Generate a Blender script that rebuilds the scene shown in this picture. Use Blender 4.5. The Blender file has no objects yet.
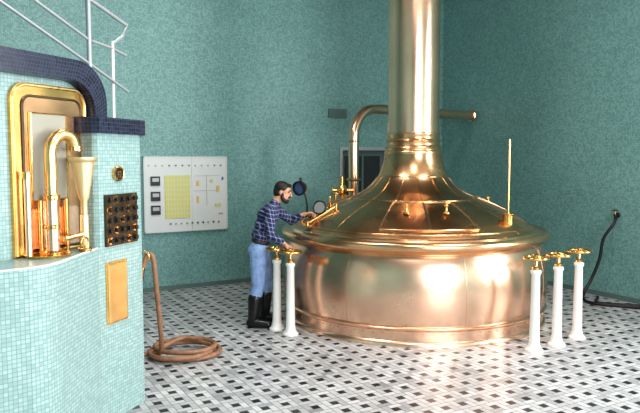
import bpy, bmesh, math, random
import numpy as np
from mathutils import Vector, Matrix
random.seed(3)
scene = bpy.context.scene
col = scene.collection
try:
    scene.view_settings.view_transform = 'Standard'
    scene.view_settings.look = 'Medium High Contrast'
except Exception:
    pass

# ------------------------------------------------------------ materials
def new_mat(name):
    m = bpy.data.materials.new(name); m.use_nodes = True
    return m, m.node_tree.nodes, m.node_tree.links, m.node_tree.nodes['Principled BSDF']

def plain(name, c, rough=.5, metal=0., spec=.5, noise=0., nscale=8.):
    m, N, L, b = new_mat(name)
    b.inputs['Base Color'].default_value = (*c, 1)
    b.inputs['Roughness'].default_value = rough
    b.inputs['Metallic'].default_value = metal
    b.inputs['Specular IOR Level'].default_value = spec
    if noise > 0:
        tc = N.new('ShaderNodeTexCoord'); n = N.new('ShaderNodeTexNoise')
        n.inputs['Scale'].default_value = nscale; n.inputs['Detail'].default_value = 5
        L.new(tc.outputs['Object'], n.inputs['Vector'])
        r = N.new('ShaderNodeMapRange')
        r.inputs['From Min'].default_value = .3; r.inputs['From Max'].default_value = .7
        r.inputs['To Min'].default_value = 1 - noise; r.inputs['To Max'].default_value = 1 + noise
        L.new(n.outputs['Fac'], r.inputs['Value'])
        mx = N.new('ShaderNodeVectorMath'); mx.operation = 'SCALE'
        mx.inputs[0].default_value = c
        L.new(r.outputs['Result'], mx.inputs['Scale'])
        L.new(mx.outputs['Vector'], b.inputs['Base Color'])
        rr = N.new('ShaderNodeMath'); rr.operation = 'MULTIPLY'; rr.inputs[1].default_value = rough
        L.new(r.outputs['Result'], rr.inputs[0]); L.new(rr.outputs[0], b.inputs['Roughness'])
    return m

class NM:
    """tiny math helper for node graphs"""
    def __init__(s, N, L): s.N, s.L = N, L
    def m(s, op, a, b=None, c=None):
        n = s.N.new('ShaderNodeMath'); n.operation = op
        for i, v in enumerate((a, b, c)):
            if v is None: continue
            if isinstance(v, (int, float)): n.inputs[i].default_value = v
            else: s.L.new(v, n.inputs[i])
        return n.outputs[0]

def mixc(N, L, fac, a, b):
    n = N.new('ShaderNodeMix'); n.data_type = 'RGBA'
    for idx, v in ((0, fac), (6, a), (7, b)):
        if isinstance(v, (int, float)): n.inputs[idx].default_value = v
        elif isinstance(v, tuple): n.inputs[idx].default_value = (*v, 1)
        else: L.new(v, n.inputs[idx])
    return n.outputs[2]

def mosaic(name, ca, cb, grout, size=.025, gw=.09, rough=.35, big=.12):
    m, N, L, b = new_mat(name); q = NM(N, L)
    uv = N.new('ShaderNodeUVMap'); uv.uv_map = 'UVMap'
    sc = N.new('ShaderNodeVectorMath'); sc.operation = 'SCALE'; sc.inputs['Scale'].default_value = 1 / size
    L.new(uv.outputs[0], sc.inputs[0])
    fl = N.new('ShaderNodeVectorMath'); fl.operation = 'FLOOR'; L.new(sc.outputs[0], fl.inputs[0])
    wn = N.new('ShaderNodeTexWhiteNoise'); wn.noise_dimensions = '2D'; L.new(fl.outputs[0], wn.inputs['Vector'])
    c = mixc(N, L, wn.outputs['Value'], ca, cb)
    no = N.new('ShaderNodeTexNoise'); no.inputs['Scale'].default_value = .8; no.inputs['Detail'].default_value = 7
    no.inputs['Roughness'].default_value = .7
    L.new(uv.outputs[0], no.inputs['Vector'])
    k = q.m('MULTIPLY_ADD', q.m('SUBTRACT', no.outputs['Fac'], .5), big * 2, 1.0)
    s2 = N.new('ShaderNodeVectorMath'); s2.operation = 'SCALE'; L.new(c, s2.inputs[0]); L.new(k, s2.inputs['Scale'])
    fr = N.new('ShaderNodeVectorMath'); fr.operation = 'FRACTION'; L.new(sc.outputs[0], fr.inputs[0])
    sp = N.new('ShaderNodeSeparateXYZ'); L.new(fr.outputs[0], sp.inputs[0])
    g = q.m('MAXIMUM', q.m('LESS_THAN', sp.outputs[0], gw), q.m('LESS_THAN', sp.outputs[1], gw))
    c2 = mixc(N, L, g, s2.outputs[0], grout)
    L.new(c2, b.inputs['Base Color'])
    L.new(q.m('MULTIPLY_ADD', g, .4, rough), b.inputs['Roughness'])
    return m

def pinwheel(name, a=.06):
    m, N, L, b = new_mat(name); q = NM(N, L)
    uv = N.new('ShaderNodeUVMap'); uv.uv_map = 'UVMap'
    sp = N.new('ShaderNodeSeparateXYZ'); L.new(uv.outputs[0], sp.inputs[0])
    px = q.m('DIVIDE', sp.outputs[0], a); py = q.m('DIVIDE', sp.outputs[1], a)
    x = q.m('FLOORED_MODULO', px, 3.0); y = q.m('FLOORED_MODULO', py, 3.0)
    g = .055
    def near(v, k): return q.m('LESS_THAN', q.m('ABSOLUTE', q.m('SUBTRACT', v, k)), g)
    parts = [near(x, 0.0), near(x, 3.0), near(y, 0.0), near(y, 3.0),
             q.m('MULTIPLY', near(x, 1.0), q.m('GREATER_THAN', y, 1.0)),
             q.m('MULTIPLY', near(x, 2.0), q.m('LESS_THAN', y, 2.0)),
             q.m('MULTIPLY', near(y, 1.0), q.m('LESS_THAN', x, 2.0)),
             q.m('MULTIPLY', near(y, 2.0), q.m('GREATER_THAN', x, 1.0))]
    gm = parts[0]
    for p in parts[1:]: gm = q.m('MAXIMUM', gm, p)
    blk = q.m('MULTIPLY', q.m('LESS_THAN', q.m('ABSOLUTE', q.m('SUBTRACT', x, 1.5)), .58),
              q.m('LESS_THAN', q.m('ABSOLUTE', q.m('SUBTRACT', y, 1.5)), .58))
    # identify which tile of the pinwheel a point is in, for per-tile shade
    A = q.m('MULTIPLY', q.m('LESS_THAN', x, 2.0), q.m('LESS_THAN', y, 1.0))
    Bq = q.m('MULTIPLY', q.m('GREATER_THAN', x, 2.0), q.m('LESS_THAN', y, 2.0))
    Cq = q.m('MULTIPLY', q.m('GREATER_THAN', x, 1.0), q.m('GREATER_THAN', y, 2.0))
    tid = q.m('ADD', q.m('MULTIPLY', A, 1.3), q.m('ADD', q.m('MULTIPLY', Bq, 2.7), q.m('MULTIPLY', Cq, 4.1)))
    fl = N.new('ShaderNodeCombineXYZ')
    L.new(q.m('FLOOR', q.m('DIVIDE', px, 3.0)), fl.inputs[0]); L.new(q.m('FLOOR', q.m('DIVIDE', py, 3.0)), fl.inputs[1]); L.new(tid, fl.inputs[2])
    wn = N.new('ShaderNodeTexWhiteNoise'); wn.noise_dimensions = '3D'; L.new(fl.outputs[0], wn.inputs['Vector'])
    r3 = q.m('POWER', wn.outputs['Value'], .40)
    white = mixc(N, L, r3, (.22, .23, .25), (.59, .595, .61))
    no = N.new('ShaderNodeTexNoise'); no.inputs['Scale'].default_value = 1.3; no.inputs['Detail'].default_value = 5
    L.new(uv.outputs[0], no.inputs['Vector'])
    st = N.new('ShaderNodeMapRange'); st.inputs['From Min'].default_value = .35; st.inputs['From Max'].default_value = .65
    st.inputs['To Min'].default_value = .82; st.inputs['To Max'].default_value = 1.05
    L.new(no.outputs['Fac'], st.inputs['Value'])
    s2 = N.new('ShaderNodeVectorMath'); s2.operation = 'SCALE'; L.new(white, s2.inputs[0]); L.new(st.outputs[0], s2.inputs['Scale'])
    c = mixc(N, L, gm, s2.outputs[0], (.17, .175, .18))
    bs = mixc(N, L, wn.outputs['Value'], (.010, .010, .014), (.05, .05, .055))
    c = mixc(N, L, blk, c, bs)
    L.new(c, b.inputs['Base Color'])
    b.inputs['Roughness'].default_value = .38
    return m

def plaid(name):
    m, N, L, b = new_mat(name); q = NM(N, L)
    tc = N.new('ShaderNodeTexCoord'); sp = N.new('ShaderNodeSeparateXYZ'); L.new(tc.outputs['Object'], sp.inputs[0])
    def line(v, per, w): return q.m('LESS_THAN', q.m('FLOORED_MODULO', v, per), w)
    h = q.m('ADD', sp.outputs[0], q.m('MULTIPLY', sp.outputs[1], .8))
    v2 = q.m('ADD', sp.outputs[2], q.m('MULTIPLY', sp.outputs[0], .25))
    g = q.m('ADD', q.m('MULTIPLY', line(h, .050, .012), .5), q.m('MULTIPLY', line(v2, .050, .012), .5))
    c = mixc(N, L, g, (.014, .020, .075), (.26, .30, .46))
    L.new(c, b.inputs['Base Color']); b.inputs['Roughness'].default_value = .85
    return m

M = {}
M['wall'] = mosaic('teal_mosaic_wall', (.125, .265, .258), (.225, .405, .39), (.10, .22, .215), .024, .10, .42, .28)
M['cab'] = mosaic('light_blue_mosaic', (.24, .375, .37), (.35, .49, .48), (.16, .26, .26), .028, .12, .3, .08)
M['navy'] = mosaic('navy_mosaic', (.010, .014, .034), (.026, .034, .070), (.045, .05, .07), .03, .1, .25, .2)
M['floor'] = pinwheel('pinwheel_floor_tiles', .062)
M['ceil'] = plain('ceiling_paint', (.26, .23, .20), .9)
M['trimdark'] = plain('dark_trim', (.10, .16, .15), .5)
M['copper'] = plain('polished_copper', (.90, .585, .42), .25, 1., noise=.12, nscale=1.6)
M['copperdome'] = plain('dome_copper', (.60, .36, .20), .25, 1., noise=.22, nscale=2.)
M['copperstack'] = plain('stack_copper', (.95, .60, .43), .21, 1., noise=.08, nscale=2.)
M['brass'] = plain('polished_brass', (.82, .50, .19), .22, 1., noise=.12, nscale=6.)
M['rimcopper'] = plain('rim_copper', (.80, .49, .28), .22, 1., noise=.12, nscale=3.)
M['brasspale'] = plain('pale_brass', (.86, .62, .28), .30, 1., noise=.1, nscale=6.)
M['brassdark'] = plain('aged_bronze', (.10, .075, .05), .35, .8, noise=.2, nscale=10.)
M['white'] = plain('white_enamel', (.80, .80, .79), .28)
M['panel'] = plain('panel_offwhite', (.58, .61, .61), .4)
M['panelline'] = plain('panel_lines', (.12, .13, .14), .5)
M['yellow'] = plain('panel_yellow', (.55, .54, .17), .4)
M['red'] = plain('panel_red', (.6, .05, .04), .4)
M['bluep'] = plain('panel_blue', (.06, .14, .40), .4)
M['orange'] = plain('panel_ochre', (.60, .42, .14), .4)
M['black'] = plain('black_plastic', (.012, .012, .014), .35)
M['darkglass'] = plain('dark_glass', (.03, .035, .035), .12)
M['paleglass'] = plain('frosted_sight_glass', (.34, .33, .28), .25)
M['lens'] = plain('lamp_lens', (.07, .11, .22), .1)
M['mirror'] = plain('lamp_reflector', (.26, .27, .27), .35, .2)
M['steel'] = plain('painted_grey_steel', (.34, .37, .38), .4, .3)
M['plate'] = plain('grey_vent', (.10, .16, .15), .5)
M['hose_b'] = plain('brown_rubber_hose', (.27, .14, .08), .5, noise=.2, nscale=20)
M['hose_k'] = plain('black_rubber_hose', (.010, .010, .012), .4)
M['skin'] = plain('skin', (.55, .30, .20), .5)
M['hair'] = plain('dark_hair', (.012, .009, .007), .6)
M['jeans'] = plain('blue_denim', (.24, .36, .60), .85, noise=.25, nscale=12.)
M['shirt'] = plaid('plaid_shirt')
M['boot'] = plain('black_rubber_boot', (.012, .012, .014), .3)
M['eye'] = plain('eye_dark', (.01, .01, .01), .2)
M['belt'] = plain('leather_belt', (.03, .02, .015), .5)
M['frame'] = plain('window_frame_paint', (.55, .58, .56), .5)

# ------------------------------------------------------------ mesh helpers
def smooth(me, ang=35):
    for p in me.polygons: p.use_smooth = True
    try: me.set_sharp_from_angle(angle=math.radians(ang))
    except Exception: pass

def make(name, verts, faces, mat, parent=None, sm=True, uvs=None, loc=None):
    me = bpy.data.meshes.new(name)
    me.from_pydata([tuple(v) for v in verts], [], faces)
    me.validate()
    if uvs is not None:
        ul = me.uv_layers.new(name='UVMap')
        for p in me.polygons:
            for li in p.loop_indices:
                ul.data[li].uv = uvs[p.index][li - p.loop_start]
    mats = mat if isinstance(mat, list) else [mat]
    for m_ in mats: me.materials.append(m_)
    if sm: smooth(me)
    me.update()
    ob = bpy.data.objects.new(name, me); col.objects.link(ob)
    if parent is not None: attach(ob, parent)
    return ob

def attach(ob, parent):
    ob.parent = parent
    ob.matrix_parent_inverse = Matrix.Translation(-parent.location)

def empty(name, loc):
    e = bpy.data.objects.new(name, None); col.objects.link(e); e.location = loc
    e.empty_display_size = .2
    return e

def fixn(ob):
    bm = bmesh.new(); bm.from_mesh(ob.data); bmesh.ops.recalc_face_normals(bm, faces=bm.faces); bm.to_mesh(ob.data); bm.free()
    return ob

def lathe(name, prof, center, mat, parent=None, seg=96, axis='z', M3=None, ang=35):
    vs, fs = [], []
    cx, cy, cz = center
    n = len(prof)
    for i in range(seg):
        a = 2 * math.pi * i / seg
        for r, z in prof:
            v = Vector((r * math.cos(a), r * math.sin(a), z))
            if M3 is not None: v = M3 @ v
            vs.append((v.x + cx, v.y + cy, v.z + cz))
    for i in range(seg):
        j = (i + 1) % seg
        for k in range(n - 1):
            fs.append((i * n + k, j * n + k, j * n + k + 1, i * n + k + 1))
    if prof[0][0] > 1e-6: fs.append(tuple(i * n for i in range(seg)))
    if prof[-1][0] > 1e-6: fs.append(tuple(i * n + n - 1 for i in reversed(range(seg))))
    ob = make(name, vs, fs, mat, parent, False)
    bm = bmesh.new(); bm.from_mesh(ob.data)
    bmesh.ops.remove_doubles(bm, verts=bm.verts, dist=1e-5)
    bmesh.ops.recalc_face_normals(bm, faces=bm.faces); bm.to_mesh(ob.data); bm.free()
    smooth(ob.data, ang)
    return ob

def rot_to(d):
    return Vector((0, 0, 1)).rotation_difference(Vector(d).normalized()).to_matrix()

def rod(name, a, b, r, mat, parent=None, seg=20, r2=None, bev=.15):
    a, b = Vector(a), Vector(b); h = (b - a).length
    r2 = r if r2 is None else r2
    e = min(r, r2) * bev
    prof = [(0, 0), (r - e, 0), (r, e), (r2, h - e), (r2 - e, h), (0, h)]
    return lathe(name, prof, a, mat, parent, seg, M3=rot_to(b - a))

def lathe_dir(name, prof, c, d, mat, parent=None, seg=32):
    return lathe(name, prof, c, mat, parent, seg, M3=rot_to(d))

def torus(name, c, R, r, mat, parent=None, d=(0, 0, 1), seg=48, rs=12):
    pr = [(R + r * math.cos(2 * math.pi * k / rs), r * math.sin(2 * math.pi * k / rs)) for k in range(rs)]
    M3 = rot_to(d); vs, fs = [], []
    for i in range(seg):
        a = 2 * math.pi * i / seg
        for R_, z in pr: vs.append(Vector(c) + M3 @ Vector((R_ * math.cos(a), R_ * math.sin(a), z)))
    for i in range(seg):
        for k in range(rs):
            fs.append((i * rs + k, ((i + 1) % seg) * rs + k, ((i + 1) % seg) * rs + (k + 1) % rs, i * rs + (k + 1) % rs))
    return fixn(make(name, vs, fs, mat, parent))

def catmull(pts, n=10):
    P = [Vector(p) for p in pts]; P = [2 * P[0] - P[1]] + P + [2 * P[-1] - P[-2]]
    out = []
    for i in range(1, len(P) - 2):
        for k in range(n):
            t = k / n
            out.append(.5 * ((2 * P[i]) + (-P[i - 1] + P[i + 1]) * t + (2 * P[i - 1] - 5 * P[i] + 4 * P[i + 1] - P[i + 2]) * t * t + (-P[i - 1] + 3 * P[i] - 3 * P[i + 1] + P[i + 2]) * t ** 3))
    out.append(P[-2]); return out

def tube(name, pts, r, mat, parent=None, seg=14, sm=True, n=10):
    P = catmull(pts, n) if sm else [Vector(p) for p in pts]
    vs, fs = [], []
    T = (P[1] - P[0]).normalized()
    up = Vector((0, 0, 1)) if abs(T.z) < .9 else Vector((1, 0, 0))
    nrm = (up - T * up.dot(T)).normalized()
    for i, p in enumerate(P):
        T = (P[min(i + 1, len(P) - 1)] - P[max(i - 1, 0)]).normalized()
        nrm = (nrm - T * nrm.dot(T)).normalized(); bn = T.cross(nrm)
        for k in range(seg):
            a = 2 * math.pi * k / seg
            vs.append(p + (nrm * math.cos(a) + bn * math.sin(a)) * r)
    m_ = len(P)
    for i in range(m_ - 1):
        for k in range(seg):
            fs.append((i * seg + k, i * seg + (k + 1) % seg, (i + 1) * seg + (k + 1) % seg, (i + 1) * seg + k))
    fs.append(tuple(range(seg))[::-1]); fs.append(tuple((m_ - 1) * seg + k for k in range(seg)))
    return fixn(make(name, vs, fs, mat, parent))

def prism(name, poly, z0, z1, mat, parent=None, bevel=0.):
    """vertical prism with metre UVs running round the perimeter"""
    n = len(poly); vs = [(x, y, z0) for x, y in poly] + [(x, y, z1) for x, y in poly]
    fs, uvs = [], []; s = 0
    for i in range(n):
        j = (i + 1) % n
        d = math.hypot(poly[j][0] - poly[i][0], poly[j][1] - poly[i][1])
        fs.append((i, j, n + j, n + i)); uvs.append([(s, z0), (s + d, z0), (s + d, z1), (s, z1)]); s += d
    fs.append(tuple(range(n, 2 * n))); uvs.append([poly[i] for i in range(n)])
    fs.append(tuple(reversed(range(n)))); uvs.append([poly[i] for i in reversed(range(n))])
    return make(name, vs, fs, mat, parent, False, uvs)

def framebox(name, O, ex, ey, ez, a, b, mat, parent=None, bevel=0.):
    """box from local corner a to b in frame (O; ex,ey,ez) with metre UVs"""
    O, ex, ey, ez = map(Vector, (O, ex, ey, ez))
    xs, ys, zs = (a[0], b[0]), (a[1], b[1]), (a[2], b[2])
    L_ = [(xs[i], ys[j], zs[k]) for k in (0, 1) for j in (0, 1) for i in (0, 1)]
    vs = [O + ex * p[0] + ey * p[1] + ez * p[2] for p in L_]
    fs = [(0, 1, 5, 4), (1, 3, 7, 5), (3, 2, 6, 7), (2, 0, 4, 6), (4, 5, 7, 6), (0, 2, 3, 1)]
    def uvf(f, ax): return [(L_[i][ax[0]], L_[i][ax[1]]) for i in f]
    uvs = [uvf(fs[0], (0, 2)), uvf(fs[1], (1, 2)), uvf(fs[2], (0, 2)), uvf(fs[3], (1, 2)), uvf(fs[4], (0, 1)), uvf(fs[5], (0, 1))]
    ob = make(name, vs, fs, mat, parent, False, uvs); fixn(ob)
    if bevel:
        md = ob.modifiers.new('b', 'BEVEL'); md.width = bevel; md.segments = 2
    return ob

# ------------------------------------------------------------ room
C = Vector((2.385, 12.8, 0))
u = Vector((.866, .5, 0)); nb = Vector((-.5, .866, 0)); Z = Vector((0, 0, 1))
H = 6.3; LX = 12.0; LY = 13.5
def R(x, y, z=0): return C + u * x + nb * y + Z * z     # x,y <= 0 inside
framebox('floor', C, u, nb, Z, (-LX, -LY, -.1), (0, 0, 0), M['floor'])
framebox('ceiling', C, u, nb, Z, (-LX, -LY, H), (0, 0, H + .1), M['ceil'])
# back wall with door opening
dx0, dx1, dz = -2.30, -1.30, 2.2
def multi(name, boxes, mat):
    vs, fs, uvs = [], [], []
    for a, b in boxes:
        L_ = [((a[0], b[0])[i], (a[1], b[1])[j], (a[2], b[2])[k]) for k in (0, 1) for j in (0, 1) for i in (0, 1)]
        o = len(vs); vs += [C + u * p[0] + nb * p[1] + Z * p[2] for p in L_]
        F = [(0, 1, 5, 4), (1, 3, 7, 5), (3, 2, 6, 7), (2, 0, 4, 6), (4, 5, 7, 6), (0, 2, 3, 1)]
        AX = [(0, 2), (1, 2), (0, 2), (1, 2), (0, 1), (0, 1)]
        for f, ax in zip(F, AX):
            fs.append(tuple(o + i for i in f)); uvs.append([(L_[i][ax[0]], L_[i][ax[1]]) for i in f])
    return make(name, vs, fs, mat, None, False, uvs)
multi('wall_back', [((-LX, 0, 0), (dx0, .2, H)), ((dx0, 0, dz), (dx1, .2, H)), ((dx1, 0, 0), (.2, .2, H))], M['wall'])
# right wall with window opening
wy0, wy1, wz0, wz1 = -12.3, -7.6, .9, 4.9
multi('wall_right', [((0, wy1, 0), (.2, 0, H)), ((0, -LY, 0), (.2, wy0, H)), ((0, wy0, 0), (.2, wy1, wz0)), ((0, wy0, wz1), (.2, wy1, H))], M['wall'])
fx0, fx1 = -8.2, -4.2
multi('wall_front', [((-LX, -LY - .2, 0), (fx0, -LY, H)), ((fx1, -LY - .2, 0), (.2, -LY, H)), ((fx0, -LY - .2, 0), (fx1, -LY, 1.0)), ((fx0, -LY - .2, 5.2), (fx1, -LY, H))], M['wall'])
multi('wall_left', [((-LX - .2, -LY - .2, 0), (-LX, .2, H))], M['wall'])

def window(name, along, fixed, lo, hi, z0, z1, n, m_):
    e = empty(name, tuple(C + (nb * (lo + hi) / 2 + u * fixed if along == 'y' else u * (lo + hi) / 2 + nb * fixed) + Z * (z0 + z1) / 2))
    def bx(nm, a0, a1, b0, b1):
        if along == 'y': framebox(nm, C, u, nb, Z, (fixed - .0, a0, b0), (fixed + .08, a1, b1), M['frame'], e)
        else: framebox(nm, C, u, nb, Z, (a0, fixed - .08, b0), (a1, fixed, b1), M['frame'], e)
    for i in range(n + 1):
        t = lo + (hi - lo) * i / n; bx('mullion_%d' % i, max(lo, t - .05), min(hi, t + .05), z0, z1)
    for i in range(m_ + 1):
        t = z0 + (z1 - z0) * i / m_; bx('transom_%d' % i, lo, hi, max(z0, t - .05), min(z1, t + .05))
    return e
window('window_1', 'y', .02, wy0, wy1, wz0, wz1, 4, 2)
window('window_2', 'x', -LY - .02, fx0, fx1, 1.0, 5.2, 3, 2)

def area(name, loc, dirv, sx, sy, power, colr=(1, 1, 1)):
    l = bpy.data.lights.new(name, 'AREA'); l.shape = 'RECTANGLE'; l.size = sx; l.size_y = sy; l.energy = power; l.color = colr
    o = bpy.data.objects.new(name, l); col.objects.link(o); o.location = loc
    o.rotation_euler = Vector(dirv).to_track_quat('-Z', 'Y').to_euler()
    return o
area('daylight_window_right', R(.17, (wy0 + wy1) / 2, (wz0 + wz1) / 2), -u, wy1 - wy0, wz1 - wz0, 850, (1, .98, .96))
area('daylight_window_front', R((fx0 + fx1) / 2, -LY - .17, 3.1), nb, fx1 - fx0, 4.2, 600, (1, .98, .98))
# added fill lights with housings on the unseen ceiling, to light the closed room
for i, (x, y) in enumerate([(-6.5, -4.0), (-6.5, -8.0), (-2.6, -6.5)]):
    e = empty('added_ceiling_fill', R(x, y, H - .1))
    framebox('fill_housing', C, u, nb, Z, (x - .9, y - .2, H - .12), (x + .9, y + .2, H - .003), M['frame'], e)
    area('added_ceiling_fill_light_%d' % i, R(x, y, H - .14), (0, 0, -1), 1.7, .35, 110, (1, .96, .91))

# baseboards
framebox('baseboard_back', C, u, nb, Z, (-LX, -.012, 0), (dx0 - .1, 0, .07), M['trimdark'])
framebox('baseboard_right', C, u, nb, Z, (-.012, -LY, 0), (0, -.013, .07), M['trimdark'])
# door
e = empty('door_1', R(-1.8, .1, 0))
framebox('jamb_l', C, u, nb, Z, (dx0 - .06, -.02, 0), (dx0, .2, dz + .06), M['steel'], e)
framebox('jamb_r', C, u, nb, Z, (dx1, -.02, 0), (dx1 + .06, .2, dz + .06), M['steel'], e)
framebox('head', C, u, nb, Z, (dx0, -.02, dz), (dx1, .2, dz + .06), M['steel'], e)
framebox('leaf', C, u, nb, Z, (dx0, .10, 0), (dx1, .15, dz), M['trimdark'], e)
framebox('glass', C, u, nb, Z, (dx0 + .12, .08, 1.0), (dx1 - .12, .10, dz - .10), M['darkglass'], e)
framebox('glazing_bar', C, u, nb, Z, (-1.83, .07, 1.0), (-1.79, .10, dz - .10), M['trimdark'], e)
# vent
e = empty('wall_vent', R(-2.4, 0, 2.85))
framebox('cover', C, u, nb, Z, (-2.59, -.02, 2.77), (-2.21, 0, 2.93), M['plate'], e)
for i in range(5):
    framebox('slat_%d' % i, C, u, nb, Z, (-2.57, -.03, 2.785 + i * .028), (-2.23, -.018, 2.797 + i * .028), M['trimdark'], e)

# ------------------------------------------------------------ wall control panel
e = empty('wall_control_panel', R(-5.17, 0, 1.5))
pl, pr, pb, pt = -5.865, -4.52, .92, 2.09
def pbx(nm, x0, x1, z0, z1, th, mat, d0=-.06): framebox(nm, C, u, nb, Z, (x0, d0 - th, z0), (x1, d0, z1), mat, e)
pbx('board', pl, pr, pb, pt, .06, M['panel'], 0)
for nm, a in (('edge_t', (pl, pr, pt - .02, pt)), ('edge_b', (pl, pr, pb, pb + .02)), ('edge_l', (pl, pl + .02, pb, pt)), ('edge_r', (pr - .02, pr, pb, pt)), ('seam', (pl + .75, pl + .76, pb, pt))):
    pbx(nm, *a, .008, M['frame'])
W_, H_ = pr - pl, pt - pb
def pp(fx, fz): return pl + fx * W_, pt - fz * H_
for i, fz in enumerate((.32, .52, .70)):      # instruments
    x, z = pp(.13, fz)
    pbx('meter_%d' % i, x - .07, x + .07, z - .07, z + .07, .03, M['black'])
    pbx('meter_face_%d' % i, x - .05, x + .05, z - .01, z + .045, .034, M['steel'])
x0, z0 = pp(.24, .82); x1, z1 = pp(.535, .25)
pbx('mimic_field', x0, x1, z0, z1, .012, M['yellow'])
for i in range(7):
    t = x0 + (x1 - x0) * (i + 1) / 8
    pbx('mimic_v_%d' % i, t - .003, t + .003, z0, z1, .015, M['frame'])
for i in range(8):
    t = z0 + (z1 - z0) * (i + 1) / 9
    pbx('mimic_h_%d' % i, x0, x1, t - .003, t + .003, .015, M['frame'])
for i in range(12):
    x, z = pp(.06 + i * .078, .12)
    pbx('lamp_%d' % i, x - .010, x + .010, z - .010, z + .010, .02, M[random.choice(['panelline', 'steel', 'orange', 'panelline'])])
for i in range(10):
    x, z = pp(.30 + i * .065, .89)
    pbx('switch_%d' % i, x - .010, x + .010, z - .012, z + .012, .025, M[random.choice(['black', 'steel', 'red', 'panelline'])])
for i, (fx, fz, w, h, c) in enumerate([(.63, .36, .045, .08, 'orange'), (.63, .58, .035, .10, 'orange'), (.80, .33, .05, .045, 'yellow'),
                                       (.88, .44, .045, .10, 'orange'), (.88, .66, .10, .045, 'yellow'), (.94, .30, .03, .05, 'bluep'), (.93, .78, .02, .02, 'red'), (.90, .78, .02, .02, 'red')]):
    x, z = pp(fx, fz)
    pbx('symbol_%d' % i, x - w / 2, x + w / 2, z - h / 2, z + h / 2, .012, M[c])
for i, (a, b) in enumerate([((.58, .46), (.86, .463)), ((.74, .25), (.742, .66)), ((.60, .26), (.90, .263))]):
    xa, za = pp(*a); xb, zb = pp(*b)
    pbx('pipe_line_%d' % i, min(xa, xb), max(xa, xb) + .002, min(za, zb), max(za, zb) + .002, .008, M['steel'])

# ------------------------------------------------------------ brew kettle
KX, KY = 1.235, 8.66
K = empty('brew_kettle', (KX, KY, 0))
dome = [(.375, 2.15), (.385, 2.05), (.41, 1.95), (.46, 1.83), (.54, 1.73), (.66, 1.63), (.80, 1.56), (1.0, 1.48), (1.2, 1.395), (1.38, 1.30), (1.5, 1.22), (1.59, 1.14)]
def dz_(r):
    for (r0, z0), (r1, z1) in zip(dome, dome[1:]):
        if r0 <= r <= r1: return z0 + (z1 - z0) * (r - r0) / (r1 - r0)
    return 1.14
dense = [(v.x, v.z) for v in catmull([(r, 0, z) for r, z in dome], 5)]
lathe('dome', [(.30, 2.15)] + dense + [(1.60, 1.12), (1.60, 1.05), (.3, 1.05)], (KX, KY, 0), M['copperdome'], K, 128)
lathe('stack', [(0, 2.1), (.335, 2.1), (.335, H - .01), (0, H - .01)], (KX, KY, 0), M['copperstack'], K, 96)
lathe('neck_bands', [(.336, 2.40), (.348, 2.395), (.352, 2.38), (.348, 2.365), (.342, 2.35), (.342, 2.32), (.352, 2.31), (.36, 2.295), (.352, 2.28), (.345, 2.265), (.345, 2.235), (.36, 2.22), (.37, 2.20), (.362, 2.185), (.362, 2.17), (.38, 2.155), (.385, 2.14), (.38, 2.12)], (KX, KY, 0), M['rimcopper'], K, 96)
lathe('rim', [(1.56, 1.165), (1.58, 1.175), (1.61, 1.165), (1.625, 1.14), (1.66, 1.135), (1.68, 1.150), (1.71, 1.155), (1.735, 1.14), (1.75, 1.115), (1.75, 1.085), (1.735, 1.06), (1.71, 1.045), (1.695, 1.03), (1.67, 1.01), (1.62, 1.0)], (KX, KY, 0), M['rimcopper'], K, 128)
body = [(1.625, 1.02), (1.65, .97), (1.678, .90), (1.706, .80), (1.724, .66), (1.73, .52), (1.724, .40), (1.712, .30), (1.70, .235), (1.69, .215)]
lathe('body', [(1.5, 1.02)] + [(v.x, v.z) for v in catmull([(r, 0, z) for r, z in body], 6)] + [(1.5, .2)], (KX, KY, 0), M['copper'], K, 192)
lathe('skirt', [(1.66, .235), (1.705, .225), (1.722, .21), (1.722, .195), (1.705, .18), (1.69, .17), (1.69, .06), (1.705, .045), (1.715, .03), (1.715, .0), (1.6, 0)], (KX, KY, 0), M['copper'], K, 128)
# vertical sheet seams on the body and rivets on the base band
for i in range(8):
    a = math.radians(i * 45 + 12)
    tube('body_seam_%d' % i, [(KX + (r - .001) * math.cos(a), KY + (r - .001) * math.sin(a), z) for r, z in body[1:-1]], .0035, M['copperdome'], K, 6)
rv, rf = [], []
bm = bmesh.new()
for i in range(96):
    a = 2 * math.pi * i / 96
    bmesh.ops.create_icosphere(bm, subdivisions=1, radius=.008, matrix=Matrix.Translation((KX + 1.693 * math.cos(a), KY + 1.693 * math.sin(a), .145)))
me = bpy.data.meshes.new('base_rivets'); bm.to_mesh(me); bm.free(); me.materials.append(M['rimcopper'])
ob = bpy.data.objects.new('base_rivets', me); col.objects.link(ob); attach(ob, K)
def kp(r, a, off=0):
    a = math.radians(a); return Vector((KX + r * math.cos(a), KY + r * math.sin(a), dz_(r) + off))
torus('dome_ring_upper', (KX, KY, dz_(.84) + .002), .84, .007, M['rimcopper'], K, seg=96)
torus('dome_ring_lower', (KX, KY, dz_(1.51) + .004), 1.51, .009, M['rimcopper'], K, seg=128)
torus('neck_ring', (KX, KY, dz_(.46)), .462, .007, M['rimcopper'], K, seg=96)
for i in range(16):
    a = i * 22.5
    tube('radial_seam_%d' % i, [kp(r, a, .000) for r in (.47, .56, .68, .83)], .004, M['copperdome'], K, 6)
    if not (225 < a < 315):
        tube('shoulder_seam_%d' % i, [kp(r, a, .000) for r in (.86, 1.0, 1.2, 1.38, 1.55)], .005, M['rimcopper'], K, 6)
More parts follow.
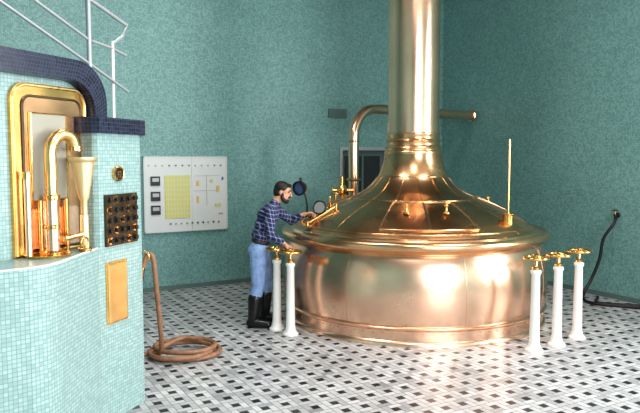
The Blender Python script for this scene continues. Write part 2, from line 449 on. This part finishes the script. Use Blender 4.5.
# two-leaf hatches on the dome, with framed lids, hinges and knobs
for hi, ac in enumerate((-101.5, -78.5, 18, 41, 138, 161)):
    hw = 11.2
    def sector(r0, r1, h, off, nm, mat, nr=6, na=8):
        vs, fs = [], []
        for l in (off, off + h):
            for i in range(nr + 1):
                for j in range(na + 1):
                    vs.append(kp(r0 + (r1 - r0) * i / nr, ac - hw + 2 * hw * j / na, l))
        w = na + 1; o = (nr + 1) * w
        for i in range(nr):
            for j in range(na):
                q_ = (i * w + j, i * w + j + 1, (i + 1) * w + j + 1, (i + 1) * w + j)
                fs.append(tuple(o + k for k in q_)); fs.append(q_[::-1])
        for i in range(nr):
            fs.append((i * w, (i + 1) * w, o + (i + 1) * w, o + i * w)); fs.append(((i + 1) * w - 1, (i + 2) * w - 1, o + (i + 2) * w - 1, o + (i + 1) * w - 1))
        for j in range(na):
            fs.append((j, j + 1, o + j + 1, o + j)); k = nr * w
            fs.append((k + j, k + j + 1, o + k + j + 1, o + k + j))
        return fixn(make(nm, vs, fs, mat, K))
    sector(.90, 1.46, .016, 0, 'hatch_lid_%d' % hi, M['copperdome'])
    loop = [kp(r, ac - hw, .018) for r in (.90, 1.09, 1.27, 1.46)] + [kp(1.46, ac - hw + 2 * hw * j / 6, .018) for j in range(1, 7)] + \
           [kp(r, ac + hw, .018) for r in (1.27, 1.09, .90)] + [kp(.90, ac + hw - 2 * hw * j / 6, .018) for j in range(1, 7)]
    tube('hatch_frame_%d' % hi, loop, .010, M['rimcopper'], K, 8, sm=False)
    b = kp(1.16, ac, .012)
    lathe('hatch_knob_%d' % hi, [(0, 0), (.045, 0), (.04, .015), (.014, .03), (.012, .07), (.024, .08), (.028, .095), (.022, .11), (0, .115)], b, M['brass'], K, 20)
    t = Vector((-math.sin(math.radians(ac)), math.cos(math.radians(ac)), 0))
    rod('hinge_%d' % hi, kp(.89, ac, .012) - t * .12, kp(.89, ac, .012) + t * .12, .014, M['brass'], K, 12)
# brass sampling levers resting on the left shoulder
for i, a in enumerate((-158, -168)):
    p0 = kp(1.50, a, .03); p1 = kp(1.15, a + 4, .05)
    rod('lever_%d' % i, p0, p1, .014, M['brass'], K, 12)
    rod('lever_stand_a_%d' % i, p0 - Z * .05, p0 + Z * .03, .022, M['brass'], K, 12)
    rod('lever_stand_b_%d' % i, p1 - Z * .07, p1 + Z * .03, .022, M['brass'], K, 12)
# depth gauge rod
e = Vector((2.25, 7.74, 1.26))
rod('gauge_box', e, e + Vector((0, 0, .13)), .06, M['brass'], K, 20)
rod('gauge_collar', e + Vector((0, 0, .13)), e + Vector((0, 0, .15)), .075, M['brass'], K, 20)
rod('gauge_rod', e + Vector((0, 0, .1)), e + Vector((0, 0, 1.03)), .013, M['brass'], K, 10)

# ------------------------------------------------------------ copper vapour pipe
P = empty('copper_steam_pipe', (.51, 9.88, 1.25))
tube('pipe', [(.51, 9.88, 1.30), (.51, 9.88, 1.8), (.51, 9.88, 2.35), (.53, 9.91, 2.52), (.60, 9.99, 2.68), (.72, 10.11, 2.79), (.9, 10.31, 2.83), (1.3, 10.67, 2.83), (2.2, 11.46, 2.83), (2.78, 11.95, 2.83)], .078, M['copperstack'], P, 24)
rod('flange_low', (.51, 9.88, 1.24), (.51, 9.88, 1.33), .13, M['brass'], P, 32)
rod('flange_mid', (.51, 9.88, 1.72), (.51, 9.88, 1.76), .115, M['brass'], P, 32)
rod('flange_top', (.51, 9.88, 2.30), (.51, 9.88, 2.33), .088, M['brass'], P, 32)
dd = Vector((.58, .49, 0)).normalized()
rod('wall_rosette', Vector((2.76, 11.935, 2.83)) - dd * .04, Vector((2.76, 11.935, 2.83)) + dd * .02, .11, M['copperstack'], P, 32)

# brass valve set on the dome
V = empty('brass_relief_valve', (.32, 9.46, 1.35))
rod('stem', (.32, 9.46, 1.33), (.32, 9.46, 1.80), .035, M['brass'], V)
rod('base', (.32, 9.46, 1.29), (.32, 9.46, 1.38), .08, M['brass'], V)
lathe('bulb', [(0, -.08), (.05, -.07), (.075, -.02), (.075, .03), (.05, .07), (0, .08)], (.32, 9.46, 1.60), M['brass'], V, 24)
rod('cross', (.18, 9.46, 1.60), (.50, 9.49, 1.60), .025, M['brass'], V)
torus('wheel', (.18, 9.44, 1.60), .07, .010, M['brass'], V, d=(1, .0, 0), seg=28)
rod('stem2', (.22, 9.26, 1.31), (.22, 9.26, 1.55), .025, M['brass'], V)
torus('wheel2', (.22, 9.26, 1.56), .07, .010, M['brass'], V, seg=28)
rod('spoke', (.15, 9.26, 1.56), (.29, 9.26, 1.56), .007, M['brass'], V, 8)

# inspection lamp
V = empty('inspection_lamp', (-.17, 8.53, 1.2))
rod('foot', (-.17, 8.53, 1.18), (-.17, 8.53, 1.27), .05, M['brass'], V)
tube('arm', [(-.17, 8.53, 1.25), (-.17, 8.53, 1.45), (-.20, 8.52, 1.6), (-.25, 8.5, 1.66)], .012, M['black'], V, 10)
d_ = Vector((-.55, -.8, -.15)).normalized(); c_ = Vector((-.25, 8.48, 1.68))
lathe_dir('head', [(0, -.10), (.03, -.10), (.05, -.06), (.085, -.01), (.095, .03), (.095, .06), (.085, .06), (.08, .035), (0, .03)], c_, d_, M['black'], V, 32)
lathe_dir('lens', [(0, .034), (.04, .044), (.078, .036)], c_, d_, M['lens'], V, 28)
rod('switch', c_ + Vector((0, 0, .07)), c_ + Vector((0, 0, .13)), .02, M['black'], V)

# ------------------------------------------------------------ valve posts
def post(x, y, h=1.0, rotz=0.):
    e = empty('valve_post', (x, y, 0))
    lathe('column', [(0, 0), (.095, 0), (.095, .018), (.082, .03), (.066, .05), (.058, .09), (.054, .12), (.044, h - .17), (.054, h - .155), (.056, h - .14), (.054, h - .125), (.03, h - .11), (0, h - .11)], (x, y, 0), M['white'], e, 32)
    lathe('gland', [(0, h - .115), (.04, h - .115), (.04, h - .09), (.022, h - .08), (.016, h - .07), (.016, h + .02), (.03, h + .03), (.03, h + .045), (0, h + .055)], (x, y, 0), M['brass'], e, 24)
    torus('handwheel', (x, y, h + .01), .122, .016, M['brass'], e, seg=40)
    for i in range(5):
        a = rotz + i * 2 * math.pi / 5
        tube('spoke_%d' % i, [(x + .015 * math.cos(a), y + .015 * math.sin(a), h + .02), (x + .065 * math.cos(a), y + .065 * math.sin(a), h - .005), (x + .115 * math.cos(a), y + .115 * math.sin(a), h + .01)], .009, M['brass'], e, 8, n=5)
post(2.30, 6.85, 1.00, .3); post(2.62, 7.07, 1.0, .1); post(2.96, 7.36, 1.0, .6)
post(-.52, 7.74, .97, .2); post(-.345, 7.50, .97, .5)

# ------------------------------------------------------------ tiled cabinet (left)
Cb = empty('tiled_control_cabinet', (-2.2, 5.0, 0))
ped = [(-3.2, 3.55), (-2.1, 3.7), (-1.80, 3.98), (-1.73, 4.08), (-1.71, 4.18), (-1.675, 4.88), (-1.655, 4.96), (-1.51, 5.37), (-1.50, 5.43), (-1.53, 5.48), (-1.78, 6.15), (-3.2, 6.15)]
LZ = 1.39
prism('pedestal', ped, 0, LZ, M['cab'], Cb)
O = Vector((-2.25, 4.0, 0)); ev = Vector((.392, .920, 0)); nv = Vector((.920, -.392, 0))
def PP(s, z, off=0): return O + ev * s + nv * off + Z * z
upr = [(-1.86, 4.96), (-1.71, 4.90), (-1.675, 4.91), (-1.655, 4.96), (-1.51, 5.37), (-1.50, 5.43), (-1.53, 5.48), (-1.78, 6.12), (-3.1, 6.12), (-3.1, 5.2)]
prism('upper_side', upr, LZ, 2.26, M['cab'], Cb)
cap = [(-1.84, 4.88), (-1.70, 4.85), (-1.64, 4.86), (-1.47, 5.36), (-1.455, 5.44), (-1.48, 5.52), (-1.74, 6.2), (-3.15, 6.2), (-3.15, 5.15)]
prism('side_cap', cap, 2.26, 2.38, M['navy'], Cb)
def arch(s0, s1, zt, r, zb):
    pts = [(s1, zb)]
    for k in range(13):
        a = k / 12 * math.pi / 2; pts.append((s1 - r + r * math.cos(a), zt - r + r * math.sin(a)))
    for k in range(13):
        a = math.pi / 2 + k / 12 * math.pi / 2; pts.append((s0 + r + r * math.cos(a), zt - r + r * math.sin(a)))
    pts.append((s0, zb)); return pts
def pslab(nm, poly, o0, o1, mat, parent):
    n = len(poly); vs = [PP(s, z, o1) for s, z in poly] + [PP(s, z, o0) for s, z in poly]
    fs = [tuple(range(n)), tuple(reversed(range(n, 2 * n)))]
    uvs = [[poly[i] for i in range(n)], [poly[i] for i in reversed(range(n))]]
    t = 0
    for i in range(n):
        j = (i + 1) % n; d = math.dist(poly[i], poly[j])
        fs.append((i, n + i, n + j, j)); uvs.append([(t, o1), (t, o0), (t + d, o0), (t + d, o1)]); t += d
    return fixn(make(nm, vs, fs, mat, parent, False, uvs))
pslab('upper_front', arch(-.25, 1.14, 2.68, .26, LZ), -1.0, 0, M['cab'], Cb)
outer = arch(-.40, 1.25, 2.79, .30, 2.38); inner = arch(-.22, 1.12, 2.64, .22, 2.38)
n = len(outer)
vs = [PP(s, z, .11) for s, z in outer] + [PP(s, z, .11) for s, z in inner] + [PP(s, z, -1.05) for s, z in outer] + [PP(s, z, -1.05) for s, z in inner]
fs, uvs = [], []; t = 0
for i in range(n - 1):
    d = math.dist(outer[i], outer[i + 1])
    fs += [(i, n + i, n + i + 1, i + 1), (i, i + 1, 2 * n + i + 1, 2 * n + i), (n + i, 3 * n + i, 3 * n + i + 1, n + i + 1), (2 * n + i, 2 * n + i + 1, 3 * n + i + 1, 3 * n + i)]
    q1 = [(t, 0), (t, .17), (t + d, .17), (t + d, 0)]
    uvs += [q1, [(t, 0), (t + d, 0), (t + d, 1.16), (t, 1.16)], [(t, 0), (t, 1.16), (t + d, 1.16), (t + d, 0)], q1]; t += d
for i in (0, n - 1):
    fs.append((i, n + i, 3 * n + i, 2 * n + i)); uvs.append([(0, 0), (.17, 0), (.17, 1.16), (0, 1.16)])
ob = fixn(make('hood', vs, fs, M['navy'], Cb, False, uvs))
# brass front: flat frame, dark recess, tall rectangular sight glass
pslab('brass_front', arch(.41, 1.11, 2.59, .13, LZ + .005), 0, .03, M['brass'], Cb)
a_ = arch(.425, 1.095, 2.575, .12, LZ + .02)
tube('brass_border', [PP(s, z, .032) for s, z in a_ + [a_[0]]], .011, M['brasspale'], Cb, 8, sm=False)
pslab('inner_recess', arch(.50, 1.04, 2.50, .07, LZ + .04), .03, .036, M['copperdome'], Cb)
a_ = arch(.50, 1.04, 2.50, .07, LZ + .04)
tube('recess_border', [PP(s, z, .036) for s, z in a_ + [a_[0]]], .010, M['brassdark'], Cb, 8, sm=False)
pslab('sight_glass', [(.88, 1.78), (.88, 2.38), (.56, 2.38), (.56, 1.78)], .036, .045, M['paleglass'], Cb)
a_ = [(.885, 1.775), (.885, 2.385), (.555, 2.385), (.555, 1.775)]
tube('sight_glass_frame', [PP(s, z, .045) for s, z in a_ + [a_[0]]], .010, M['brass'], Cb, 8, sm=False)
pslab('lower_brass_plate', arch(.54, .98, 1.72, .03, 1.44), .036, .05, M['copper'], Cb)
for i, s in enumerate((.60, .72, .84)):
    rod('standpipe_%d' % i, PP(s, LZ, .07), PP(s, 1.78, .07), .016, M['brass'], Cb, 12)
rod('side_pipe', PP(.47, LZ, .09), PP(.47, 1.95, .09), .022, M['copper'], Cb, 14)
rod('side_pipe_cap', PP(.47, 1.93, .09), PP(.47, 1.98, .09), .03, M['brass'], Cb, 14)
tube('ledge_trim', [(-2.1, 3.72, LZ), (-1.80, 4.0, LZ), (-1.735, 4.09, LZ), (-1.715, 4.19, LZ), (-1.685, 4.88, LZ)], .008, M['white'], Cb, 8, sm=False)
lathe('ledge_tray', [(0, LZ), (.15, LZ), (.16, LZ + .02), (.148, LZ + .02), (.14, LZ + .01), (0, LZ + .01)], (-1.90, 4.5, 0), M['brass'], Cb, 40)
# gooseneck
G = (-1.875, 4.53)
rod('gooseneck_flange', (*G, LZ), (*G, LZ + .04), .075, M['brass'], Cb, 28)
rod('gooseneck_lower', (*G, LZ), (*G, 1.80), .048, M['copper'], Cb, 28)
rod('gooseneck_collar_a', (*G, 1.78), (*G, 1.82), .058, M['brass'], Cb, 28)
rod('gooseneck_collar_b', (*G, 1.58), (*G, 1.61), .055, M['brass'], Cb, 28)
tube('gooseneck', [(G[0], G[1], 1.75), (G[0], G[1], 1.95), (G[0], G[1], 2.11), (G[0] + .010, G[1] + .02, 2.18), (G[0] + .04, G[1] + .08, 2.235), (G[0] + .08, G[1] + .16, 2.225), (G[0] + .095, G[1] + .20, 2.15)], .042, M['brasspale'], Cb, 20)
lathe('gooseneck_mouth', [(0, 0), (.054, 0), (.054, .03), (.044, .035), (0, .035)], (G[0] + .095, G[1] + .203, 2.125), M['brass'], Cb, 24)
M['funnelb'] = plain('satin_pale_brass', (.90, .74, .44), .42, .85)
F = (-1.725, 4.74)
lathe('funnel', [(.0, 1.60), (.024, 1.60), (.024, 1.76), (.036, 1.78), (.042, 1.81), (.082, 2.04), (.096, 2.05), (.102, 2.065), (.096, 2.08), (.078, 2.075), (.04, 1.90), (0, 1.86)], (*F, 0), M['funnelb'], Cb, 36)
rod('funnel_stem', (*F, LZ), (*F, 1.66), .030, M['funnelb'], Cb, 20)
rod('funnel_foot', (*F, LZ), (*F, LZ + .03), .05, M['brass'], Cb, 24)
rod('cross_tap', (F[0], F[1], 1.52), (F[0] - .1, F[1] - .16, 1.50), .018, M['brass'], Cb, 14)
lathe('tap_ball', [(0, -.03), (.022, -.02), (.03, 0), (.022, .02), (0, .03)], (F[0] - .1, F[1] - .16, 1.50), M['brass'], Cb, 18)
torus('tap_wheel', (F[0] + .03, F[1] - .09, 1.47), .035, .007, M['brass'], Cb, d=(.9, -.4, 0), seg=24)
# side face: gauge, switch grid and brass access door, all on the (-1.655,4.96)->(-1.51,5.37) face
g0 = Vector((-1.655, 4.96, 0)); ge = Vector((.145, .41, 0)).normalized(); gn = Vector((ge.y, -ge.x, 0))
def FP(s, z, off=0): return g0 + ge * s + gn * off + Z * z
lathe_dir('gauge_ring', [(0, 0), (.060, 0), (.062, .02), (.056, .03), (.048, .028), (.046, .015), (0, .015)], FP(.17, 1.95, 0), gn, M['brass'], Cb, 32)
lathe_dir('gauge_face', [(0, .014), (.047, .016), (.047, .018), (0, .02)], FP(.17, 1.95, 0), gn, M['black'], Cb, 32)
for k, (a, b, c, d) in enumerate([(-.026, .010, .026, .019), (-.014, -.028, -.006, .014), (.006, -.028, .014, .014)]):
    framebox('gauge_mark_%d' % k, FP(.17, 1.95, .02), ge, gn, Z, (a, 0, b), (c, .003, d), M['brass'], Cb)
framebox('switch_panel', FP(0, 0, 0), ge, gn, Z, (.0, -.002, 1.39), (.40, .02, 1.79), M['brassdark'], Cb)
for i in range(5):
    for j in range(5):
        c_ = FP(.045 + .078 * i, 1.43 + .080 * j, .02)
        lathe_dir('switch_base_%d_%d' % (i, j), [(0, 0), (.032, 0), (.030, .006), (0, .006)], c_, gn, M['brass' if (i * 2 + j) % 3 == 0 else 'brassdark'], Cb, 14)
        lathe_dir('switch_knob_%d_%d' % (i, j), [(0, 0), (.012, 0), (.012, .014), (.020, .018), (.020, .026), (0, .030)], c_, gn, M['black'], Cb, 12)
framebox('access_door', g0, ge, gn, Z, (.015, 0, .79), (.245, .02, 1.25), M['brasspale'], Cb, .006)
framebox('access_door_frame', g0, ge, gn, Z, (.0, -.01, .775), (.26, .01, 1.265), M['brass'], Cb, .004)
rod('front_lever', (-2.0, 3.78, .98), (-2.0, 3.70, 1.02), .012, M['brass'], Cb, 10)
tube('front_lever_arm', [(-2.0, 3.71, 1.02), (-1.99, 3.70, .85), (-1.985, 3.70, .5)], .01, M['brass'], Cb, 8)

# ------------------------------------------------------------ railing on top of cabinet
S = empty('stair_railing', (-1.85, 5.3, 2.385))
rod('post_1', (-1.86, 5.32, 2.38), (-1.86, 5.32, 3.36), .020, M['steel'], S, 14)
rod('post_2', (-1.77, 5.62, 2.38), (-1.76, 5.60, 3.06), .014, M['white'], S, 14)
tube('rail_low', [(-2.40, 4.3, 3.32), (-1.86, 5.32, 2.83), (-1.68, 5.75, 2.65)], .012, M['steel'], S, 10, sm=False)
tube('rail_mid', [(-2.40, 4.3, 3.5), (-1.86, 5.32, 3.02), (-1.76, 5.60, 3.0), (-1.69, 5.75, 2.96)], .012, M['steel'], S, 10, sm=False)
tube('rail_top', [(-2.3, 4.4, 3.85), (-1.86, 5.32, 3.35), (-1.68, 5.75, 3.22), (-1.70, 5.70, 3.12), (-1.76, 5.60, 3.04)], .016, M['steel'], S, 12, sm=False)

# ------------------------------------------------------------ hoses
hb = empty('brown_hose', (-1.5, 6.8, 0))
pts = [(-1.72, 6.22, 1.00), (-1.67, 6.24, 1.13), (-1.62, 6.25, 1.10), (-1.60, 6.28, .8), (-1.59, 6.36, .4), (-1.62, 6.50, .12), (-1.73, 6.62, .03)]
for k in range(0, 34):
    a = math.radians(200 + k * 30); rr = .33 - .035 * math.sin(k * .8) - (.05 if k > 18 else 0)
    pts.append((-1.44 + rr * math.cos(a) * 1.05, 6.72 + rr * math.sin(a) * .95, .028 + .030 * (k / 12)))
pts += [(-1.78, 6.6, .05), (-1.90, 6.62, .03)]
tube('hose', pts, .025, M['hose_b'], hb, 12, n=6)
rod('hose_coupling', (-1.75, 6.24, .88), (-1.72, 6.22, 1.02), .032, M['brass'], hb, 14)
torus('hose_hook', (-1.70, 6.22, 1.12), .05, .01, M['brass'], hb, d=(0, 1, 0), seg=20)

WP = Vector((4.34, 9.41, 0))
hk = empty('black_hose', (4.0, 9.0, 0))
pts = [(4.28, 9.36, 1.22), (4.22, 9.30, 1.12), (4.10, 9.34, .9), (4.07, 9.38, .6), (3.98, 9.42, .3), (3.86, 9.38, .1), (3.80, 9.2, .03), (3.88, 9.02, .024), (4.1, 8.9, .024), (4.4, 8.75, .024), (4.7, 8.5, .024), (4.9, 8.1, .024)]
tube('hose', pts, .022, M['hose_k'], hk, 12)
pts = [(4.02, 9.28, .06), (3.93, 9.1, .024), (4.1, 8.98, .024), (4.4, 8.88, .024), (4.7, 8.65, .024)]
tube('hose_tail', pts, .022, M['hose_k'], hk, 12)
wt = empty('wall_tap', (4.34, 9.41, 1.24))
wn = -u
rod('rosette', WP + Z * 1.24, WP + Z * 1.24 + wn * .03, .035, M['black'], wt, 20)
rod('spout', WP + Z * 1.24 + wn * .02, WP + Z * 1.24 + wn * .10, .018, M['black'], wt, 14)
rod('bonnet', WP + Z * 1.24 + wn * .08, WP + Z * 1.30 + wn * .08, .014, M['brass'], wt, 12)
torus('handle', WP + Z * 1.31 + wn * .08, .035, .007, M['black'], wt, seg=20)

# ------------------------------------------------------------ the worker
class Body:
    def __init__(s): s.pr = []
    def cap(s, a, b, ra, rb, tag): s.pr.append(('c', Vector(a), Vector(b), ra, rb, tag))
    def chain(s, pts, rs, tag):
        for i in range(len(pts) - 1): s.cap(pts[i], pts[i + 1], rs[i], rs[i + 1], tag)
    def ell(s, c, r, tag, rot=None): s.pr.append(('e', Vector(c), Vector(r), rot if rot is not None else Matrix.Identity(3), 0, tag))
    def build(s, name, vox, parent, tags, it=3):
        bm = bmesh.new()
        for p in s.pr:
            if p[0] == 'e':
                mt = Matrix.Translation(p[1]) @ p[3].to_4x4() @ Matrix.Diagonal((*p[2], 1))
                bmesh.ops.create_icosphere(bm, subdivisions=3, radius=1, matrix=mt)
            else:
                _, a, b, ra, rb, _t = p
                d = (b - a).length; n_ = max(2, int(d / (min(ra, rb) * .30)) + 1)
                for k in range(n_ + 1):
                    t = k / n_
                    bmesh.ops.create_icosphere(bm, subdivisions=2, radius=ra + (rb - ra) * t, matrix=Matrix.Translation(a.lerp(b, t)))
        me = bpy.data.meshes.new(name + '_src'); bm.to_mesh(me); bm.free()
        ob = bpy.data.objects.new(name + '_src', me); col.objects.link(ob)
        md = ob.modifiers.new('r', 'REMESH'); md.mode = 'VOXEL'; md.voxel_size = vox; md.use_smooth_shade = True
        m2 = ob.modifiers.new('s', 'SMOOTH'); m2.factor = .5; m2.iterations = it
        dg = bpy.context.evaluated_depsgraph_get(); dg.update()
        m3 = bpy.data.meshes.new_from_object(ob.evaluated_get(dg))
        bpy.data.objects.remove(ob)
        m3.name = name
        n_ = len(m3.polygons); cen = np.empty(n_ * 3); m3.polygons.foreach_get('center', cen); cen = cen.reshape(-1, 3)
        best = np.full(n_, 1e9); idx = np.zeros(n_, int)
        for p in s.pr:
            if p[0] == 'e':
                Rm = np.array(p[3]); q_ = (cen - np.array(p[1])) @ Rm
                d = (np.linalg.norm(q_ / np.array(p[2]), axis=1) - 1) * min(p[2])
            else:
                a, b = np.array(p[1]), np.array(p[2]); ab = b - a; L2 = max(1e-9, ab @ ab)
                t = np.clip((cen - a) @ ab / L2, 0, 1)
                d = np.linalg.norm(cen - (a + t[:, None] * ab), axis=1) - (p[3] + (p[4] - p[3]) * t)
            k = d < best; best[k] = d[k]; idx[k] = tags.index(p[5])
        m3.materials.clear()
        for t in tags: m3.materials.append(M[t])
        m3.polygons.foreach_set('material_index', idx.astype(np.int32))
        for p in m3.polygons: p.use_smooth = True
        o2 = bpy.data.objects.new(name, m3); col.objects.link(o2); attach(o2, parent)
        return o2

MW = empty('brewery_worker', (-.76, 7.93, 0))
B = Body()
# legs (right leg is nearer the camera, -Y side)
hipR, hipL = Vector((-.755, 7.85, .93)), Vector((-.73, 8.03, .93))
knR, knL = Vector((-.755, 7.83, .50)), Vector((-.67, 8.06, .51))
anR, anL = Vector((-.82, 7.82, .11)), Vector((-.70, 8.08, .11))
for hp, kn, an in ((hipR, knR, anR), (hipL, knL, anL)):
    mid = hp.lerp(kn, .5)
    B.chain([hp, mid, kn], [.112, .100, .082], 'jeans')
    B.chain([kn, kn.lerp(an, .35) + Vector((-.012, 0, 0))], [.082, .082], 'jeans')
    B.chain([kn.lerp(an, .36) + Vector((-.012, 0, 0)), kn.lerp(an, .8), an], [.092, .075, .064], 'boot')
    f = Vector((.96, -.18, 0)).normalized() if hp is hipR else Vector((.97, -.05, 0)).normalized()
    B.chain([an + Vector((0, 0, -.055)) - f * .035, an + Vector((0, 0, -.055)) + f * .09, an + Vector((0, 0, -.062)) + f * .19], [.054, .053, .046], 'boot')
    B.chain([an + Vector((0, 0, -.082)) - f * .05, an + Vector((0, 0, -.082)) + f * .195], [.028, .028], 'boot')
ry = Matrix.Rotation(math.radians(14), 3, 'Y')
B.ell((-.745, 7.945, .965), (.120, .170, .115), 'jeans', ry)
B.ell((-.795, 7.90, .93), (.095, .10, .10), 'jeans'); B.ell((-.79, 8.0, .93), (.09, .09, .10), 'jeans')
B.ell((-.728, 7.945, 1.045), (.122, .165, .028), 'belt', ry)
B.ell((-.715, 7.945, 1.12), (.128, .168, .095), 'shirt', ry)
B.ell((-.675, 7.945, 1.24), (.133, .176, .12), 'shirt', ry)
B.ell((-.635, 7.94, 1.36), (.138, .184, .12), 'shirt', ry)
B.ell((-.60, 7.94, 1.44), (.100, .178, .07), 'shirt', ry)
shR, shL = Vector((-.60, 7.755, 1.425)), Vector((-.555, 8.125, 1.43))
B.cap(Vector((-.585, 7.85, 1.46)), shR, .068, .072, 'shirt'); B.cap(Vector((-.575, 8.03, 1.46)), shL, .068, .072, 'shirt')
B.chain([Vector((-.575, 7.94, 1.47)), Vector((-.545, 7.94, 1.525))], [.07, .064], 'shirt')
B.chain([Vector((-.55, 7.94, 1.52)), Vector((-.50, 7.94, 1.60))], [.056, .055], 'skin')
elR = Vector((-.585, 7.66, 1.15)); wrR = Vector((-.42, 7.60, 1.06))
elL = Vector((-.36, 8.22, 1.27)); wrL = Vector((-.195, 8.12, 1.365))
for sh, el, wr in ((shR, elR, wrR), (shL, elL, wrL)):
    B.chain([sh, sh.lerp(el, .5), el], [.070, .063, .054], 'shirt')
    B.chain([el, el.lerp(wr, .45), el.lerp(wr, .80)], [.054, .050, .042], 'shirt')
    B.chain([el.lerp(wr, .80), wr], [.031, .027], 'skin')
B.build('body', .010, MW, ['jeans', 'boot', 'belt', 'shirt', 'skin'], 3)

# head: faces +X, tilted down
hc = Vector((-.455, 7.94, 1.655))
yaw, tilt = math.radians(-8), math.radians(16)
HR = Matrix.Rotation(yaw, 3, 'Z') @ Matrix.Rotation(tilt, 3, 'Y')
def hp_(x, y, z): return hc + HR @ Vector((x, y, z))
Hd = Body()
Hd.ell(hp_(-.005, 0, .03), (.095, .075, .085), 'skin', HR)
Hd.ell(hp_(.025, 0, -.035), (.070, .060, .085), 'skin', HR)
Hd.chain([hp_(.088, 0, .022), hp_(.112, 0, -.010), hp_(.116, 0, -.018)], [.010, .013, .014], 'skin')
Hd.ell(hp_(.080, .0, .035), (.015, .045, .010), 'skin', HR)
for sy in (-1, 1):
    Hd.ell(hp_(-.008, sy * .077, -.005), (.018, .010, .030), 'skin', HR)
    Hd.ell(hp_(.080, sy * .030, .018), (.009, .012, .007), 'eye', HR)
    Hd.chain([hp_(.090, sy * .016, .038), hp_(.082, sy * .046, .038)], [.007, .006], 'hair')
    Hd.chain([hp_(.012, sy * .070, -.01), hp_(.02, sy * .062, -.06), hp_(.055, sy * .042, -.095)], [.012, .020, .026], 'hair')
Hd.ell(hp_(.070, 0, -.098), (.036, .044, .034), 'hair', HR)
Hd.chain([hp_(.094, -.026, -.040), hp_(.104, 0, -.036), hp_(.094, .026, -.040)], [.008, .010, .008], 'hair')
Hd.chain([hp_(.094, -.016, -.056), hp_(.100, 0, -.055), hp_(.094, .016, -.056)], [.007, .008, .007], 'lip')
M['lip'] = plain('lip', (.40, .13, .10), .5)
Hd.ell(hp_(-.022, 0, .045), (.098, .084, .085), 'hair', HR)
Hd.ell(hp_(-.050, 0, -.005), (.068, .078, .085), 'hair', HR)
Hd.ell(hp_(.055, 0, .095), (.035, .055, .024), 'hair', HR)
Hd.cap(Vector((-.52, 7.94, 1.55)), hp_(-.01, 0, -.04), .053, .055, 'skin')
Hd.build('head', .0055, MW, ['skin', 'hair', 'eye', 'lip'], 2)

def hand(name, wr, d, nrm, curl, thumb_side=1):
    d = Vector(d).normalized(); nrm = Vector(nrm); nrm = (nrm - d * nrm.dot(d)).normalized()
    s_ = d.cross(nrm) * thumb_side
    h = Body()
    h.cap(wr - d * .035, wr + d * .012, .026, .025, 'skin')
    segs = [(.045, .026, .020), (.050, .030, .022), (.046, .028, .021), (.036, .022, .018)]
    for i in range(4):
        off = .031 - .0205 * i
        b = wr + d * (.088 - .004 * abs(i - 1)) + s_ * off
        h.cap(wr + d * .015 + s_ * off * .6, b, .0155, .012, 'skin')
        cur = 0; p = b; rr = .0098 - (.001 if i == 3 else 0)
        for k, l in enumerate(segs[i]):
            cur += curl[k] * (1 + .06 * i)
            v = d * math.cos(cur) + nrm * math.sin(cur)
            p2 = p + v * l; h.cap(p, p2, rr, rr - .0007, 'skin'); p = p2; rr -= .0007
    t0 = wr + d * .028 + s_ * .024
    t1 = t0 + d * .030 + s_ * .030 + nrm * .014
    t2 = t1 + d * .030 + s_ * .004 + nrm * .018
    t3 = t2 + d * .018 - s_ * .006 + nrm * .016
    h.chain([t0, t1, t2, t3], [.017, .0125, .011, .009], 'skin')
    return h.build(name, .0045, MW, ['skin'], 2)
# right hand resting over the handwheel rim, left hand holding the mirror handle
hand('hand_right', wrR, (.88, -.18, -.42), (-.3, 0, -1), (.35, .75, .6), -1)
hand('hand_left', wrL, (.93, -.1, .28), (.25, -.15, -1), (.55, .95, .8), 1)
hm = wrL + Vector((.085, -.01, -.005))
mc = Vector((-.005, 8.06, 1.455)); md_ = Vector((-.35, -.90, .20)).normalized()
rod('mirror_handle', hm + Vector((-.03, .05, -.045)), hm + Vector((.045, .0, .015)), .010, M['black'], MW, 12)
rod('mirror_neck', hm + Vector((.04, .0, .01)), mc + Vector((-.055, 0, -.05)), .007, M['mirror'], MW, 10)
torus('mirror_rim', mc, .080, .011, M['black'], MW, d=md_, seg=36)
lathe_dir('mirror_face', [(0, -.006), (.078, -.006), (.078, .004), (0, .008)], mc, md_, M['mirror'], MW, 36)

# ------------------------------------------------------------ world + camera
w = bpy.data.worlds.new('World'); scene.world = w; w.use_nodes = True
bg = w.node_tree.nodes['Background']; bg.inputs[0].default_value = (.75, .85, 1, 1); bg.inputs[1].default_value = 1.0
cam = bpy.data.cameras.new('camera'); co = bpy.data.objects.new('camera', cam); col.objects.link(co)
co.location = (0, 0, 2.08); co.rotation_euler = (math.radians(90 - 4.35), 0, 0)
cam.sensor_width = 36; cam.lens = 650 / 640 * 36; cam.clip_start = .05
scene.camera = co
